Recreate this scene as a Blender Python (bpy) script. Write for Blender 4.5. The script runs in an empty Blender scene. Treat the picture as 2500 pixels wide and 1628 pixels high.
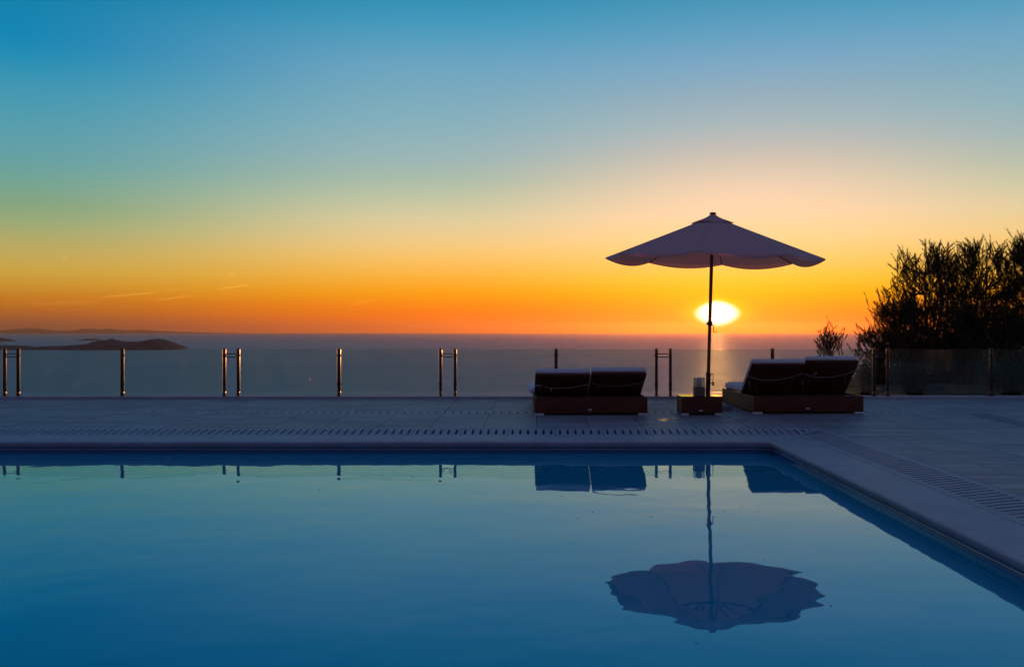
import bpy, bmesh, math, random
from mathutils import Vector, Matrix, noise
R = math.radians
PI = math.pi
sc = bpy.context.scene
COL = sc.collection
F, CX, HY, CAMZ = 2200.0, 1310.0, 809.0, 1.40      # focal length in photo pixels, vanishing column, horizon row, eye height

# ------------------------------------------------------------------ helpers
def s2l(c):
    def f(v):
        v = v / 255.0
        return v / 12.92 if v <= 0.04045 else ((v + 0.055) / 1.055) ** 2.4
    return (f(c[0]), f(c[1]), f(c[2]), 1.0)

class MB:
    """collects shapes and links them as ONE mesh object"""
    def __init__(self): self.bm = bmesh.new()
    def box(self, lo, hi, bev=0.0, seg=2, mat=None):
        c = [(a + b) / 2 for a, b in zip(lo, hi)]; s = [abs(b - a) for a, b in zip(lo, hi)]
        r = bmesh.ops.create_cube(self.bm, size=1.0, matrix=Matrix.Translation(c) @ Matrix.Diagonal((*s, 1)))
        vs = r['verts']
        if bev > 0:
            es = list({e for v in vs for e in v.link_edges})
            rb = bmesh.ops.bevel(self.bm, geom=es, offset=bev, segments=seg, affect='EDGES', profile=0.5)
            vs = list({v for f in rb['faces'] for v in f.verts} | {v for v in vs if v.is_valid})
        if mat is not None: bmesh.ops.transform(self.bm, matrix=mat, verts=vs)
        return vs
    def tube(self, pts, rad, n=8, caps=True, flat=1.0):
        pts = [Vector(p) for p in pts]
        rads = rad if isinstance(rad, (list, tuple)) else [rad] * len(pts)
        rings = []; side = None
        for i, p in enumerate(pts):
            a = pts[max(i - 1, 0)]; b = pts[min(i + 1, len(pts) - 1)]
            d = (b - a).normalized()
            if side is None:
                up = Vector((0, 0, 1)) if abs(d.z) < 0.9 else Vector((0, 1, 0))
                side = d.cross(up).normalized()
            side = (side - d * side.dot(d)).normalized(); u = d.cross(side)
            rings.append([self.bm.verts.new(p + (side * math.cos(2 * PI * k / n) + u * math.sin(2 * PI * k / n) * flat) * rads[i]) for k in range(n)])
        for r0, r1 in zip(rings, rings[1:]):
            for k in range(n):
                self.bm.faces.new((r0[k], r0[(k + 1) % n], r1[(k + 1) % n], r1[k]))
        if caps and n > 2:
            self.bm.faces.new(rings[0][::-1]); self.bm.faces.new(rings[-1])
    def lathe(self, prof, n=24, loc=(0, 0, 0)):
        rings = []
        for r, z in prof:
            rings.append([self.bm.verts.new((loc[0] + r * math.cos(2 * PI * k / n), loc[1] + r * math.sin(2 * PI * k / n), loc[2] + z)) for k in range(n)])
        for r0, r1 in zip(rings, rings[1:]):
            for k in range(n):
                self.bm.faces.new((r0[k], r0[(k + 1) % n], r1[(k + 1) % n], r1[k]))
        self.bm.faces.new(rings[0][::-1]); self.bm.faces.new(rings[-1])
    def grid(self, xs, ys, fz):
        vs = [[self.bm.verts.new((x, y, fz(x, y))) for x in xs] for y in ys]
        for j in range(len(ys) - 1):
            for i in range(len(xs) - 1):
                self.bm.faces.new((vs[j][i], vs[j][i + 1], vs[j + 1][i + 1], vs[j + 1][i]))
    def poly(self, pts): return self.bm.faces.new([self.bm.verts.new(p) for p in pts])
    def build(self, name, mat, parent=None, smooth=False, loc=None, angle=None):
        me = bpy.data.meshes.new(name)
        bmesh.ops.recalc_face_normals(self.bm, faces=self.bm.faces[:])
        self.bm.to_mesh(me); self.bm.free()
        for m in (mat if isinstance(mat, (list, tuple)) else [mat]): me.materials.append(m)
        if smooth: me.shade_smooth()
        o = bpy.data.objects.new(name, me); COL.objects.link(o)
        if angle is not None:
            me.shade_smooth(); me.set_sharp_from_angle(angle=R(angle))
        if parent: o.parent = parent
        if loc: o.location = loc
        return o

def tag(o, label=None, cat=None, group=None, kind=None):
    if label: o['label'] = label
    if cat: o['category'] = cat
    if group: o['group'] = group
    if kind: o['kind'] = kind
    return o
def thing(name, label, cat, loc=(0, 0, 0), rz=0.0, group=None):
    o = bpy.data.objects.new(name, None); COL.objects.link(o)
    o.empty_display_size = 0.2; o.location = loc; o.rotation_euler = (0, 0, rz)
    return tag(o, label, cat, group)
def copy_tree(o, parent=None):
    c = o.copy(); COL.objects.link(c); c.parent = parent
    for ch in list(o.children): copy_tree(ch, c)
    return c
def frange(a, b, n): return [a + (b - a) * i / n for i in range(n + 1)]

# ------------------------------------------------------------------ materials
class N:
    """thin wrapper so node maths reads like an expression"""
    nt = None
    def __init__(self, s): self.s = s
    @staticmethod
    def m(op, *a, clamp=False):
        n = N.nt.nodes.new('ShaderNodeMath'); n.operation = op; n.use_clamp = clamp
        for i, v in enumerate(a):
            if isinstance(v, N): N.nt.links.new(v.s, n.inputs[i])
            else: n.inputs[i].default_value = v
        return N(n.outputs[0])
    def __add__(s, o): return N.m('ADD', s, o)
    def __radd__(s, o): return N.m('ADD', s, o)
    def __sub__(s, o): return N.m('SUBTRACT', s, o)
    def __rsub__(s, o): return N.m('SUBTRACT', o, s)
    def __mul__(s, o): return N.m('MULTIPLY', s, o)
    def __rmul__(s, o): return N.m('MULTIPLY', s, o)
    def __truediv__(s, o): return N.m('DIVIDE', s, o)
def sstep(v, a, b):
    n = N.nt.nodes.new('ShaderNodeMapRange'); n.interpolation_type = 'SMOOTHSTEP'
    N.nt.links.new(v.s, n.inputs['Value'])
    n.inputs['From Min'].default_value = a; n.inputs['From Max'].default_value = b
    return N(n.outputs['Result'])
def mixc(fac, a, b, mode='MIX'):
    n = N.nt.nodes.new('ShaderNodeMix'); n.data_type = 'RGBA'; n.blend_type = mode
    for sock, v in ((n.inputs[0], fac), (n.inputs[6], a), (n.inputs[7], b)):
        if isinstance(v, N): N.nt.links.new(v.s, sock)
        else: sock.default_value = v
    return N(n.outputs[2])
def ramp(fac, stops, interp='LINEAR'):
    n = N.nt.nodes.new('ShaderNodeValToRGB'); cr = n.color_ramp; cr.interpolation = interp
    while len(cr.elements) < len(stops): cr.elements.new(0.5)
    for e, (p, c) in zip(cr.elements, stops): e.position = p; e.color = c
    N.nt.links.new(fac.s, n.inputs[0]); return N(n.outputs[0])

def pmat(name, col, rough=0.5, metal=0.0, spec=0.5, setup=None):
    m = bpy.data.materials.new(name); m.use_nodes = True
    nt = m.node_tree; b = nt.nodes['Principled BSDF']
    b.inputs['Base Color'].default_value = (*col[:3], 1); b.inputs['Roughness'].default_value = rough
    b.inputs['Metallic'].default_value = metal; b.inputs['Specular IOR Level'].default_value = spec
    if setup: N.nt = nt; setup(nt, b)
    return m
def objco(nt, scale=(1, 1, 1), rot=(0, 0, 0)):
    tc = nt.nodes.new('ShaderNodeTexCoord'); mp = nt.nodes.new('ShaderNodeMapping')
    mp.inputs['Scale'].default_value = scale; mp.inputs['Rotation'].default_value = rot
    nt.links.new(tc.outputs['Object'], mp.inputs['Vector']); return mp.outputs['Vector']
def tex(nt, kind, vec, **kw):
    n = nt.nodes.new(kind); nt.links.new(vec, n.inputs['Vector'])
    for k, v in kw.items(): n.inputs[k.replace('_', ' ')].default_value = v
    return n
def bump(nt, b, h, strength=0.3, dist=0.01):
    n = nt.nodes.new('ShaderNodeBump'); n.inputs['Strength'].default_value = strength; n.inputs['Distance'].default_value = dist
    nt.links.new(h, n.inputs['Height']); nt.links.new(n.outputs['Normal'], b.inputs['Normal']); return n

def deck_setup(nt, b):
    v = objco(nt)
    br = tex(nt, 'ShaderNodeTexBrick', v, Scale=1.0, Mortar_Size=0.008, Mortar_Smooth=0.3, Brick_Width=0.75, Row_Height=0.25, Bias=0.0)
    br.offset = 0.0; br.inputs['Color1'].default_value = (.31, .295, .31, 1); br.inputs['Color2'].default_value = (.44, .425, .43, 1)
    br.inputs['Mortar'].default_value = (.08, .075, .08, 1)
    n1 = tex(nt, 'ShaderNodeTexNoise', objco(nt, (0.5, 7, 1)), Scale=1.6, Detail=6.0, Roughness=0.65)
    n2 = tex(nt, 'ShaderNodeTexNoise', v, Scale=1.3, Detail=5.0, Roughness=0.6)
    g = tex(nt, 'ShaderNodeTexNoise', objco(nt, (0.8, 26, 1)), Scale=1.0, Detail=3.0, Roughness=0.6)
    col = mixc(0.8, N(br.outputs['Color']), ramp(N(n1.outputs['Fac']), [(.3, (.45, .45, .45, 1)), (.7, (1, 1, 1, 1))]), 'MULTIPLY')
    col = mixc(0.35, col, ramp(N(n2.outputs['Fac']), [(.32, (.45, .45, .45, 1)), (.62, (1, 1, 1, 1))]), 'MULTIPLY')
    nt.links.new(col.s, b.inputs['Base Color'])
    rr = sstep(N(n2.outputs['Fac']), 0.35, 0.7) * 0.12 + 0.52
    nt.links.new(rr.s, b.inputs['Roughness'])
    h = N(br.outputs['Fac']) * -0.5 + N(g.outputs['Fac']) * 0.5
    bump(nt, b, h.s, 0.5, 0.006)
def stone_setup(nt, b):
    v = objco(nt)
    n1 = tex(nt, 'ShaderNodeTexNoise', v, Scale=2.2, Detail=8.0, Roughness=0.65)
    n2 = tex(nt, 'ShaderNodeTexNoise', v, Scale=90.0, Detail=3.0)
    c = b.inputs['Base Color'].default_value[:3]
    col = ramp(N(n1.outputs['Fac']), [(.3, (c[0] * .72, c[1] * .72, c[2] * .74, 1)), (.68, (*c, 1))])
    nt.links.new(col.s, b.inputs['Base Color'])
    bump(nt, b, (N(n1.outputs['Fac']) * 0.5 + N(n2.outputs['Fac']) * 0.3).s, 0.25, 0.004)
def mosaic_setup(nt, b):
    tc = nt.nodes.new('ShaderNodeTexCoord'); sx = nt.nodes.new('ShaderNodeSeparateXYZ'); nt.links.new(tc.outputs['Object'], sx.inputs[0])
    cb = nt.nodes.new('ShaderNodeCombineXYZ'); nt.links.new((N(sx.outputs[0]) + N(sx.outputs[1])).s, cb.inputs[0]); nt.links.new(sx.outputs[2], cb.inputs[1])
    br = tex(nt, 'ShaderNodeTexBrick', cb.outputs[0], Scale=1.0, Mortar_Size=0.002, Brick_Width=0.027, Row_Height=0.027)
    br.offset = 0; br.inputs['Color1'].default_value = (.012, .075, .26, 1); br.inputs['Color2'].default_value = (.02, .11, .33, 1); br.inputs['Mortar'].default_value = (.06, .13, .26, 1)
    nt.links.new(br.outputs['Color'], b.inputs['Base Color'])
def wicker_setup(nt, b):
    tc = nt.nodes.new('ShaderNodeTexCoord'); sx = nt.nodes.new('ShaderNodeSeparateXYZ'); nt.links.new(tc.outputs['Object'], sx.inputs[0])
    cb = nt.nodes.new('ShaderNodeCombineXYZ'); nt.links.new((N(sx.outputs[0]) + N(sx.outputs[1])).s, cb.inputs[0]); nt.links.new((N(sx.outputs[2]) + N(sx.outputs[1]) * 0.3).s, cb.inputs[1])
    w1 = nt.nodes.new('ShaderNodeTexWave'); w1.inputs['Scale'].default_value = 22; nt.links.new(cb.outputs[0], w1.inputs['Vector']); w1.bands_direction = 'X'
    w2 = nt.nodes.new('ShaderNodeTexWave'); w2.inputs['Scale'].default_value = 30; nt.links.new(cb.outputs[0], w2.inputs['Vector']); w2.bands_direction = 'Y'
    w1.inputs['Distortion'].default_value = 0.6; w2.inputs['Distortion'].default_value = 0.6
    ck = tex(nt, 'ShaderNodeTexChecker', cb.outputs[0], Scale=30.0)
    h = N(w1.outputs['Fac']) * N(ck.outputs['Fac']) + N(w2.outputs['Fac']) * (1.0 - N(ck.outputs['Fac']))
    nz = tex(nt, 'ShaderNodeTexNoise', tc.outputs['Object'], Scale=3.0, Detail=4.0)
    base = b.inputs['Base Color'].default_value[:3]
    col = mixc(N(nz.outputs['Fac']), (base[0] * .6, base[1] * .6, base[2] * .6, 1), (base[0] * 1.5, base[1] * 1.45, base[2] * 1.3, 1))
    nt.links.new(col.s, b.inputs['Base Color'])
    bump(nt, b, h.s, 0.7, 0.006)
def fabric_setup(nt, b):
    n1 = tex(nt, 'ShaderNodeTexNoise', objco(nt), Scale=5.0, Detail=5.0, Roughness=0.6)
    n2 = tex(nt, 'ShaderNodeTexNoise', objco(nt), Scale=160.0, Detail=2.0)
    bump(nt, b, (N(n1.outputs['Fac']) + N(n2.outputs['Fac']) * 0.12).s, 0.35, 0.02)
def wood_setup(nt, b):
    n1 = tex(nt, 'ShaderNodeTexNoise', objco(nt, (18, 18, 1.2)), Scale=2.0, Detail=5.0)
    c = b.inputs['Base Color'].default_value[:3]
    col = mixc(N(n1.outputs['Fac']), (c[0] * .55, c[1] * .5, c[2] * .45, 1), (c[0] * 1.35, c[1] * 1.3, c[2] * 1.2, 1))
    nt.links.new(col.s, b.inputs['Base Color'])
def steel_setup(nt, b):
    n1 = tex(nt, 'ShaderNodeTexNoise', objco(nt, (6, 6, 2)), Scale=8.0, Detail=4.0)
    nt.links.new((N(n1.outputs['Fac']) * 0.25 + 0.16).s, b.inputs['Roughness'])
def rock_setup(nt, b):
    n1 = tex(nt, 'ShaderNodeTexNoise', objco(nt), Scale=0.012, Detail=9.0, Roughness=0.65)
    col = ramp(N(n1.outputs['Fac']), [(.35, (.045, .04, .035, 1)), (.55, (.10, .085, .07, 1)), (.7, (.05, .055, .03, 1))])
    nt.links.new(col.s, b.inputs['Base Color'])
def soil_setup(nt, b):
    n1 = tex(nt, 'ShaderNodeTexNoise', objco(nt), Scale=0.9, Detail=9.0, Roughness=0.7)
    col = ramp(N(n1.outputs['Fac']), [(.35, (.05, .04, .022, 1)), (.52, (.10, .07, .04, 1)), (.66, (.04, .05, .018, 1))])
    nt.links.new(col.s, b.inputs['Base Color']); bump(nt, b, n1.outputs['Fac'], 1.0, 0.3)

M = {}
M['deck'] = pmat('deck_tile', (.42, .42, .45), .4, setup=deck_setup)
M['stone'] = pmat('coping_stone', (.40, .375, .40), .55, setup=stone_setup)
M['grate'] = pmat('grate_stone', (.39, .37, .40), .55, setup=stone_setup)
M['glint'] = pmat('glint_film', (.24, .19, .19), .1, spec=1.0)  # shiny finish for the added patches that imitate sun glints
M['gap'] = pmat('drain_dark', (.012, .012, .014), .8)
M['dkstone'] = pmat('dark_stone', (.16, .17, .2), .6, setup=stone_setup)  # darker tone for the strip in the right deck
M['mosaic'] = pmat('pool_mosaic', (.02, .09, .3), .25, setup=mosaic_setup)
M['lip'] = pmat('pool_lip', (.35, .4, .42), .3, setup=stone_setup)
M['wicker'] = pmat('wicker', (.105, .026, .010), .55, spec=.3, setup=wicker_setup)
M['cushion'] = pmat('cushion', (.72, .71, .70), .9, spec=.2, setup=fabric_setup)
M['strap'] = pmat('strap', (.62, .58, .52), .8, spec=.2)
M['foot'] = pmat('foot_plastic', (.62, .62, .64), .4)
M['badge'] = pmat('badge_metal', (.55, .53, .5), .35, .8)
M['glasstop'] = pmat('table_glass_top', (.05, .028, .015), .04, spec=.7, setup=None)
M['pole'] = pmat('pole_wood', (.34, .12, .045), .45, setup=wood_setup)
M['darkmetal'] = pmat('dark_metal', (.05, .045, .045), .4, .6)
M['concrete'] = pmat('concrete', (.25, .24, .23), .8, setup=stone_setup)
M['box'] = pmat('lantern_box', (.16, .09, .07), .5, setup=wood_setup)
M['wax'] = pmat('candle_wax', (.75, .70, .64), .5)
M['wax'].node_tree.nodes['Principled BSDF'].inputs['Subsurface Weight'].default_value = 0.3
M['wax'].node_tree.nodes['Principled BSDF'].inputs['Subsurface Radius'].default_value = (.03, .015, .008)
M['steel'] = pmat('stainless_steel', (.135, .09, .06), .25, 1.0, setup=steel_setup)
M['slot'] = pmat('post_groove', (.03, .028, .028), .5)
M['bark'] = pmat('pine_bark', (.12, .085, .06), .9)
M['rock'] = pmat('island_rock', (.08, .07, .06), .9, spec=.1, setup=rock_setup)
M['soil'] = pmat('dry_soil', (.08, .06, .035), .95, spec=.1, setup=soil_setup)
M['white'] = pmat('boat_white', (.8, .8, .78), .4)

def glass_mat(name, tint, edge=False):
    m = bpy.data.materials.new(name); m.use_nodes = True; nt = m.node_tree; nt.nodes.clear(); N.nt = nt
    out = nt.nodes.new('ShaderNodeOutputMaterial'); mx = nt.nodes.new('ShaderNodeMixShader')
    tr = nt.nodes.new('ShaderNodeBsdfTransparent'); tr.inputs[0].default_value = (*tint, 1)
    gl = nt.nodes.new('ShaderNodeBsdfGlossy'); gl.inputs['Roughness'].default_value = 0.015 if not edge else 0.25
    fr = nt.nodes.new('ShaderNodeFresnel'); fr.inputs[0].default_value = 1.45
    nz = tex(nt, 'ShaderNodeTexNoise', objco(nt), Scale=3.5, Detail=6.0, Roughness=.7)
    if edge: fac = N(fr.outputs[0]) * 0.4 + 0.45
    else: fac = N(fr.outputs[0]) * 0.85 + sstep(N(nz.outputs['Fac']), .5, .8) * 0.01
    nt.links.new(fac.s, mx.inputs[0]); nt.links.new(tr.outputs[0], mx.inputs[1]); nt.links.new(gl.outputs[0], mx.inputs[2])
    if name == 'fence_glass':
        du = nt.nodes.new('ShaderNodeBsdfTranslucent'); du.inputs[0].default_value = (.8, .78, .72, 1); m3 = nt.nodes.new('ShaderNodeMixShader')
        n4 = tex(nt, 'ShaderNodeTexNoise', objco(nt, (1, 1, .45)), Scale=2.2, Detail=8.0, Roughness=.7)
        nt.links.new((sstep(N(n4.outputs['Fac']), .40, .75) * .028 + .007).s, m3.inputs[0]); nt.links.new(mx.outputs[0], m3.inputs[1]); nt.links.new(du.outputs[0], m3.inputs[2]); mx = m3
    nt.links.new(mx.outputs[0], out.inputs['Surface']); return m
M['glass'] = glass_mat('fence_glass', (.87, .95, .93))
M['glassedge'] = glass_mat('fence_glass_edge', (.55, .75, .68), True)
M['clearglass'] = glass_mat('lantern_glass', (.93, .93, .92))

def canopy_mat():
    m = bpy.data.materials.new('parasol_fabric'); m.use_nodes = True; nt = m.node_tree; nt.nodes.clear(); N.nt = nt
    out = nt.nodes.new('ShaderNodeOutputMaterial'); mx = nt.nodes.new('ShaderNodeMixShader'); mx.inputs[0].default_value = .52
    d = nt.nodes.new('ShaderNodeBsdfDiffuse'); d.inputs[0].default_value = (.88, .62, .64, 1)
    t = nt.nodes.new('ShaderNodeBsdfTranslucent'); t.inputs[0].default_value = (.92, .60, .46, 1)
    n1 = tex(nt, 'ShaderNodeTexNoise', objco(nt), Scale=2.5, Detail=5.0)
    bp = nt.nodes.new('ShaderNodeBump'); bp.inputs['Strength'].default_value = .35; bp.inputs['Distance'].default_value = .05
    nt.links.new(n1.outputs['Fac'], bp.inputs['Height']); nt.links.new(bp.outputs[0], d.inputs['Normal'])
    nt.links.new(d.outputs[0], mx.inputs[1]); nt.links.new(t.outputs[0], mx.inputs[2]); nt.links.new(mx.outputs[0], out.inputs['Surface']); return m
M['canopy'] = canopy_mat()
def leaf_mat(name, a, b, tr):
    m = bpy.data.materials.new(name); m.use_nodes = True; nt = m.node_tree; nt.nodes.clear(); N.nt = nt
    out = nt.nodes.new('ShaderNodeOutputMaterial'); mx = nt.nodes.new('ShaderNodeMixShader'); mx.inputs[0].default_value = tr
    nz = tex(nt, 'ShaderNodeTexNoise', objco(nt), Scale=2.0, Detail=4.0)
    col = mixc(sstep(N(nz.outputs['Fac']), .35, .65), (*a, 1), (*b, 1))
    d = nt.nodes.new('ShaderNodeBsdfDiffuse'); t = nt.nodes.new('ShaderNodeBsdfTranslucent')
    nt.links.new(col.s, d.inputs[0]); nt.links.new(col.s, t.inputs[0])
    nt.links.new(d.outputs[0], mx.inputs[1]); nt.links.new(t.outputs[0], mx.inputs[2]); nt.links.new(mx.outputs[0], out.inputs['Surface']); return m
M['needle'] = leaf_mat('pine_needles', (.040, .036, .012), (.105, .075, .028), .5)
M['leaf'] = leaf_mat('shrub_leaves', (.04, .06, .015), (.08, .09, .025), .35)

def water_mat():
    m = bpy.data.materials.new('pool_water'); m.use_nodes = True; nt = m.node_tree; nt.nodes.clear(); N.nt = nt
    out = nt.nodes.new('ShaderNodeOutputMaterial'); mx = nt.nodes.new('ShaderNodeMixShader'); m2 = nt.nodes.new('ShaderNodeMixShader')
    fr = nt.nodes.new('ShaderNodeFresnel'); fr.inputs[0].default_value = 1.7
    gl = nt.nodes.new('ShaderNodeBsdfGlossy'); gl.inputs['Roughness'].default_value = 0.0; gl.inputs[0].default_value = (.62, .91, 1, 1)
    tr = nt.nodes.new('ShaderNodeBsdfTransparent'); tr.inputs[0].default_value = (.06, .66, .85, 1)
    df = nt.nodes.new('ShaderNodeBsdfDiffuse'); df.inputs[0].default_value = (.0, .43, .62, 1)
    m2.inputs[0].default_value = .75
    na = tex(nt, 'ShaderNodeTexNoise', objco(nt, (0.75, 1.0, 1)), Scale=1.15, Detail=2.0, Roughness=.45)
    nb = tex(nt, 'ShaderNodeTexNoise', objco(nt, (0.9, 1.0, 1), (0, 0, .5)), Scale=4.0, Detail=1.5, Roughness=.4)
    nc = tex(nt, 'ShaderNodeTexNoise', objco(nt), Scale=0.35, Detail=2.0)
    amp = sstep(N(nc.outputs['Fac']), .4, .65)
    h = N(na.outputs['Fac']) * 0.0065 + N(nb.outputs['Fac']) * (amp * 0.0016 + 0.0004)
    bp = nt.nodes.new('ShaderNodeBump'); bp.inputs['Strength'].default_value = 1.0; bp.inputs['Distance'].default_value = 1.0
    nt.links.new(h.s, bp.inputs['Height'])
    nt.links.new(bp.outputs[0], gl.inputs['Normal'])
    nt.links.new(tr.outputs[0], m2.inputs[1]); nt.links.new(df.outputs[0], m2.inputs[2])
    nt.links.new(fr.outputs[0], mx.inputs[0]); nt.links.new(m2.outputs[0], mx.inputs[1]); nt.links.new(gl.outputs[0], mx.inputs[2])
    nt.links.new(mx.outputs[0], out.inputs['Surface']); return m
M['water'] = water_mat()
def sea_setup(nt, b):
    v = objco(nt, (1, 1, 1))
    n1 = tex(nt, 'ShaderNodeTexNoise', objco(nt, (.35, 1, 1)), Scale=0.035, Detail=9.0, Roughness=.62)
    n2 = tex(nt, 'ShaderNodeTexNoise', objco(nt, (.25, 1, 1)), Scale=0.0022, Detail=5.0, Roughness=.6)
    nt.links.new(ramp(N(n2.outputs['Fac']), [(.3, (.12, .28, .25, 1)), (.7, (.18, .37, .33, 1))]).s, b.inputs['Base Color'])
    nt.links.new((N(n2.outputs['Fac']) * 0.10 + 0.54).s, b.inputs['Roughness'])
    b.inputs['IOR'].default_value = 1.333
    bump(nt, b, n1.outputs['Fac'], 1.0, 9.0)
M['sea'] = pmat('sea_water', (.02, .05, .055), .3, spec=1.0, setup=sea_setup)

# ------------------------------------------------------------------ ground heights
YE, XE = 11.45, 2.96                 # far and right inner edges of the coping
GY0, GY1 = 12.13, 12.63              # far drain strip
GX0, GX1 = 3.52, 4.00                # right drain strip
RISE, SLOPE = .045, .021
RY0, RY1 = 14.48, 14.83              # rear drain row
YC = 16.90                           # front of the kerb
WZ = -.152
def ground(y): return RISE + SLOPE * max(0.0, y - GY1)

# ------------------------------------------------------------------ setting: pool, coping, deck
XL, YN, XR = -16.0, 0.9, 14.0        # left and near edge of the pool, right end of the deck
mb = MB(); mb.grid([XL - .055, XE + .055], [YN - .055, YE + .055], lambda x, y: WZ)
tag(mb.build('pool_water', M['water']), kind='structure')
mb = MB()
a, b_, c, d = XL - .055, XE + .055, YN - .055, YE + .055
for q in (((a, d), (b_, d)), ((b_, d), (b_, c)), ((b_, c), (a, c)), ((a, c), (a, d))):
    (x0, y0), (x1, y1) = q
    mb.poly([(x0, y0, -.075), (x1, y1, -.075), (x1, y1, -1.6), (x0, y0, -1.6)])
tag(mb.build('pool_wall', M['mosaic']), kind='structure')
mb = MB(); mb.grid([a, b_], [c, d], lambda x, y: -1.6)
tag(mb.build('pool_floor', M['mosaic']), kind='structure')

def loop_pts(off, r=.10, n=5):
    """rounded rectangle offset outward from the coping edge"""
    x0, x1, y0, y1 = XL - off, XE + off, YN - off, YE + off
    r = max(.02, r + off)
    out = []
    for cx, cy, a0 in ((x1 - r, y1 - r, 0), (x0 + r, y1 - r, 90), (x0 + r, y0 + r, 180), (x1 - r, y0 + r, 270)):
        for k in range(n + 1):
            a = R(a0 + 90 * k / n); out.append((cx + r * math.cos(a), cy + r * math.sin(a)))
    return out
def sweep(prof, outer=None):
    mb = MB(); rings = []
    for off, z in prof:
        rings.append([mb.bm.verts.new((x, y, z)) for x, y in loop_pts(off)])
    if outer:
        x0, x1, y0, y1, z = outer
        ring = []
        n = len(rings[0]) // 4
        for cx, cy in ((x1, y1), (x0, y1), (x0, y0), (x1, y0)):
            for k in range(n): ring.append((cx, cy))
        # spread points along the square outline so that the quads stay clean
        rings.append([mb.bm.verts.new((p[0], p[1], z)) for p in ring])
    m = len(rings[0])
    for r0, r1 in zip(rings, rings[1:]):
        for k in range(m):
            try: mb.bm.faces.new((r0[k], r0[(k + 1) % m], r1[(k + 1) % m], r1[k]))
            except ValueError: pass
    bmesh.ops.remove_doubles(mb.bm, verts=mb.bm.verts[:], dist=1e-5)
    bmesh.ops.dissolve_degenerate(mb.bm, edges=mb.bm.edges[:], dist=1e-5)
    return mb
# coping with a bull-nosed inner edge, its outer side meets the drain strips
prof = [(.062, -.080), (.040, -.077), (.024, -.060), (.010, -.038), (.002, -.024), (.0, -.016), (.002, -.008), (.009, -.002), (.020, 0)]
mb = sweep(prof, (XL - .69, GX0 - .004, YN - .69, GY0 - .004, 0.0))
tag(mb.build('coping', M['stone'], angle=40), kind='structure')
mb = sweep([(.052, -.094), (.036, -.094), (.034, -.097), (.034, -.100), (.052, -.101)])
tag(mb.build('pool_lip', M['lip'], angle=40), kind='structure')
mb = sweep([(.053, -.115), (.046, -.115), (.046, -.118), (.053, -.118)])
tag(mb.build('tile_trim', M['lip'], angle=40), kind='structure')

# bits of leaf floating on the pool
rl = random.Random(9); lp = None
for (sx, sy) in ((1632, 1191), (1590, 1260), (1766, 1247), (1950, 1100 + 335), (1810, 1236), (1848, 1247), (2028, 1478), (1700, 1569), (1865, 1366), (1447, 1250), (780, 1196), (1372, 1211), (816, 1266), (1410, 1265), (220, 1218)):
    Yl = (CAMZ - WZ) * F / (sy - HY); a0 = rl.uniform(0, 3)
    if lp is None:
        m = MB(); m.poly([(-.016, 0, .002), (-.006, -.006, .003), (.008, -.005, .002), (.018, .001, .004), (.006, .007, .003), (-.008, .006, .005)])
        lp = m.build('floating_leaf', M['bark']); o = lp
        tag(o, 'tiny dark leaf fragment floating on the still pool water', 'leaf', 'leaf fragments floating on the pool')
    else: o = copy_tree(lp)
    o.location = ((sx - CX) * Yl / F, Yl, WZ); o.rotation_euler = (0, 0, a0); sc_ = rl.uniform(.45, .95); o.scale = (sc_, sc_, sc_)
# deck sheets
mb = MB()
def gz(x, y): return ground(y)
xs = frange(-24, XR, 19)
mb.grid(xs, [GY1 + .003, RY0 - .003], gz)                                   # between the drain rows
mb.grid(xs, [RY1 + .003, YC], gz)                                           # behind the rear row
mb.grid(frange(6.35, XR, 4), [RY0 - .003, RY1 + .003], gz)                  # right of the rear row
mb.grid([GX1 + .003, 6.9], frange(-7, GY1 + .003, 6), gz)
mb.grid([7.22, XR], frange(-7, GY1 + .003, 6), gz)
mb.grid([6.9, 7.22], frange(-7, 8.0, 3), gz)
mb.grid(frange(-24, GX1, 10), [-7, YN - .69], lambda x, y: 0.0)
mb.grid([-24, XL - .69], [YN - .69, GY0], lambda x, y: 0.0)
mb.grid([-24, XL - .69], [GY0, GY1 + .003], lambda x, y: RISE * (y - GY0) / (GY1 - GY0))
bmesh.ops.remove_doubles(mb.bm, verts=mb.bm.verts[:], dist=1e-4)
tag(mb.build('deck', M['deck']), kind='structure')
# bed of mortar under the drains so that nothing shows through the slots
mb = MB()
mb.box((-17, GY0 - .02, -.16), (GX0, GY1 + .02, -.14)); mb.box((GX0, -7, -.16), (GX1 + .02, GY1 + .02, -.14))
mb.box((-24, RY0 - .02, -.10), (6.4, RY1 + .02, -.08))
for (x0, x1, y0, y1, z) in ((-24, 6.4, RY0 - .004, RY0 - .002, ground(RY0) - .004), (-24, 6.4, RY1 + .002, RY1 + .004, ground(RY1) - .004),
                            (-24, GX0, GY0 - .003, GY0 - .001, -.006), (-24, GX1, GY1 + .001, GY1 + .003, RISE - .006)):
    mb.box((x0, y0, -.14), (x1, y1, z))
mb.box((GX1 + .001, -7, -.14), (GX1 + .003, GY1, RISE - .006)); mb.box((GX0 - .003, -7, -.14), (GX0 - .001, GY0, -.006))
tag(mb.build('drain_channel', M['gap']), kind='structure')
# darker strip laid in the deck on the right
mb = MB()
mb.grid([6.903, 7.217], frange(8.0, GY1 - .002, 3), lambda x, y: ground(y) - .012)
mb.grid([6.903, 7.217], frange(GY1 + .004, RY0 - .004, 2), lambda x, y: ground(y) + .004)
tag(mb.build('dark_strip', M['dkstone']), kind='structure')

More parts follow.
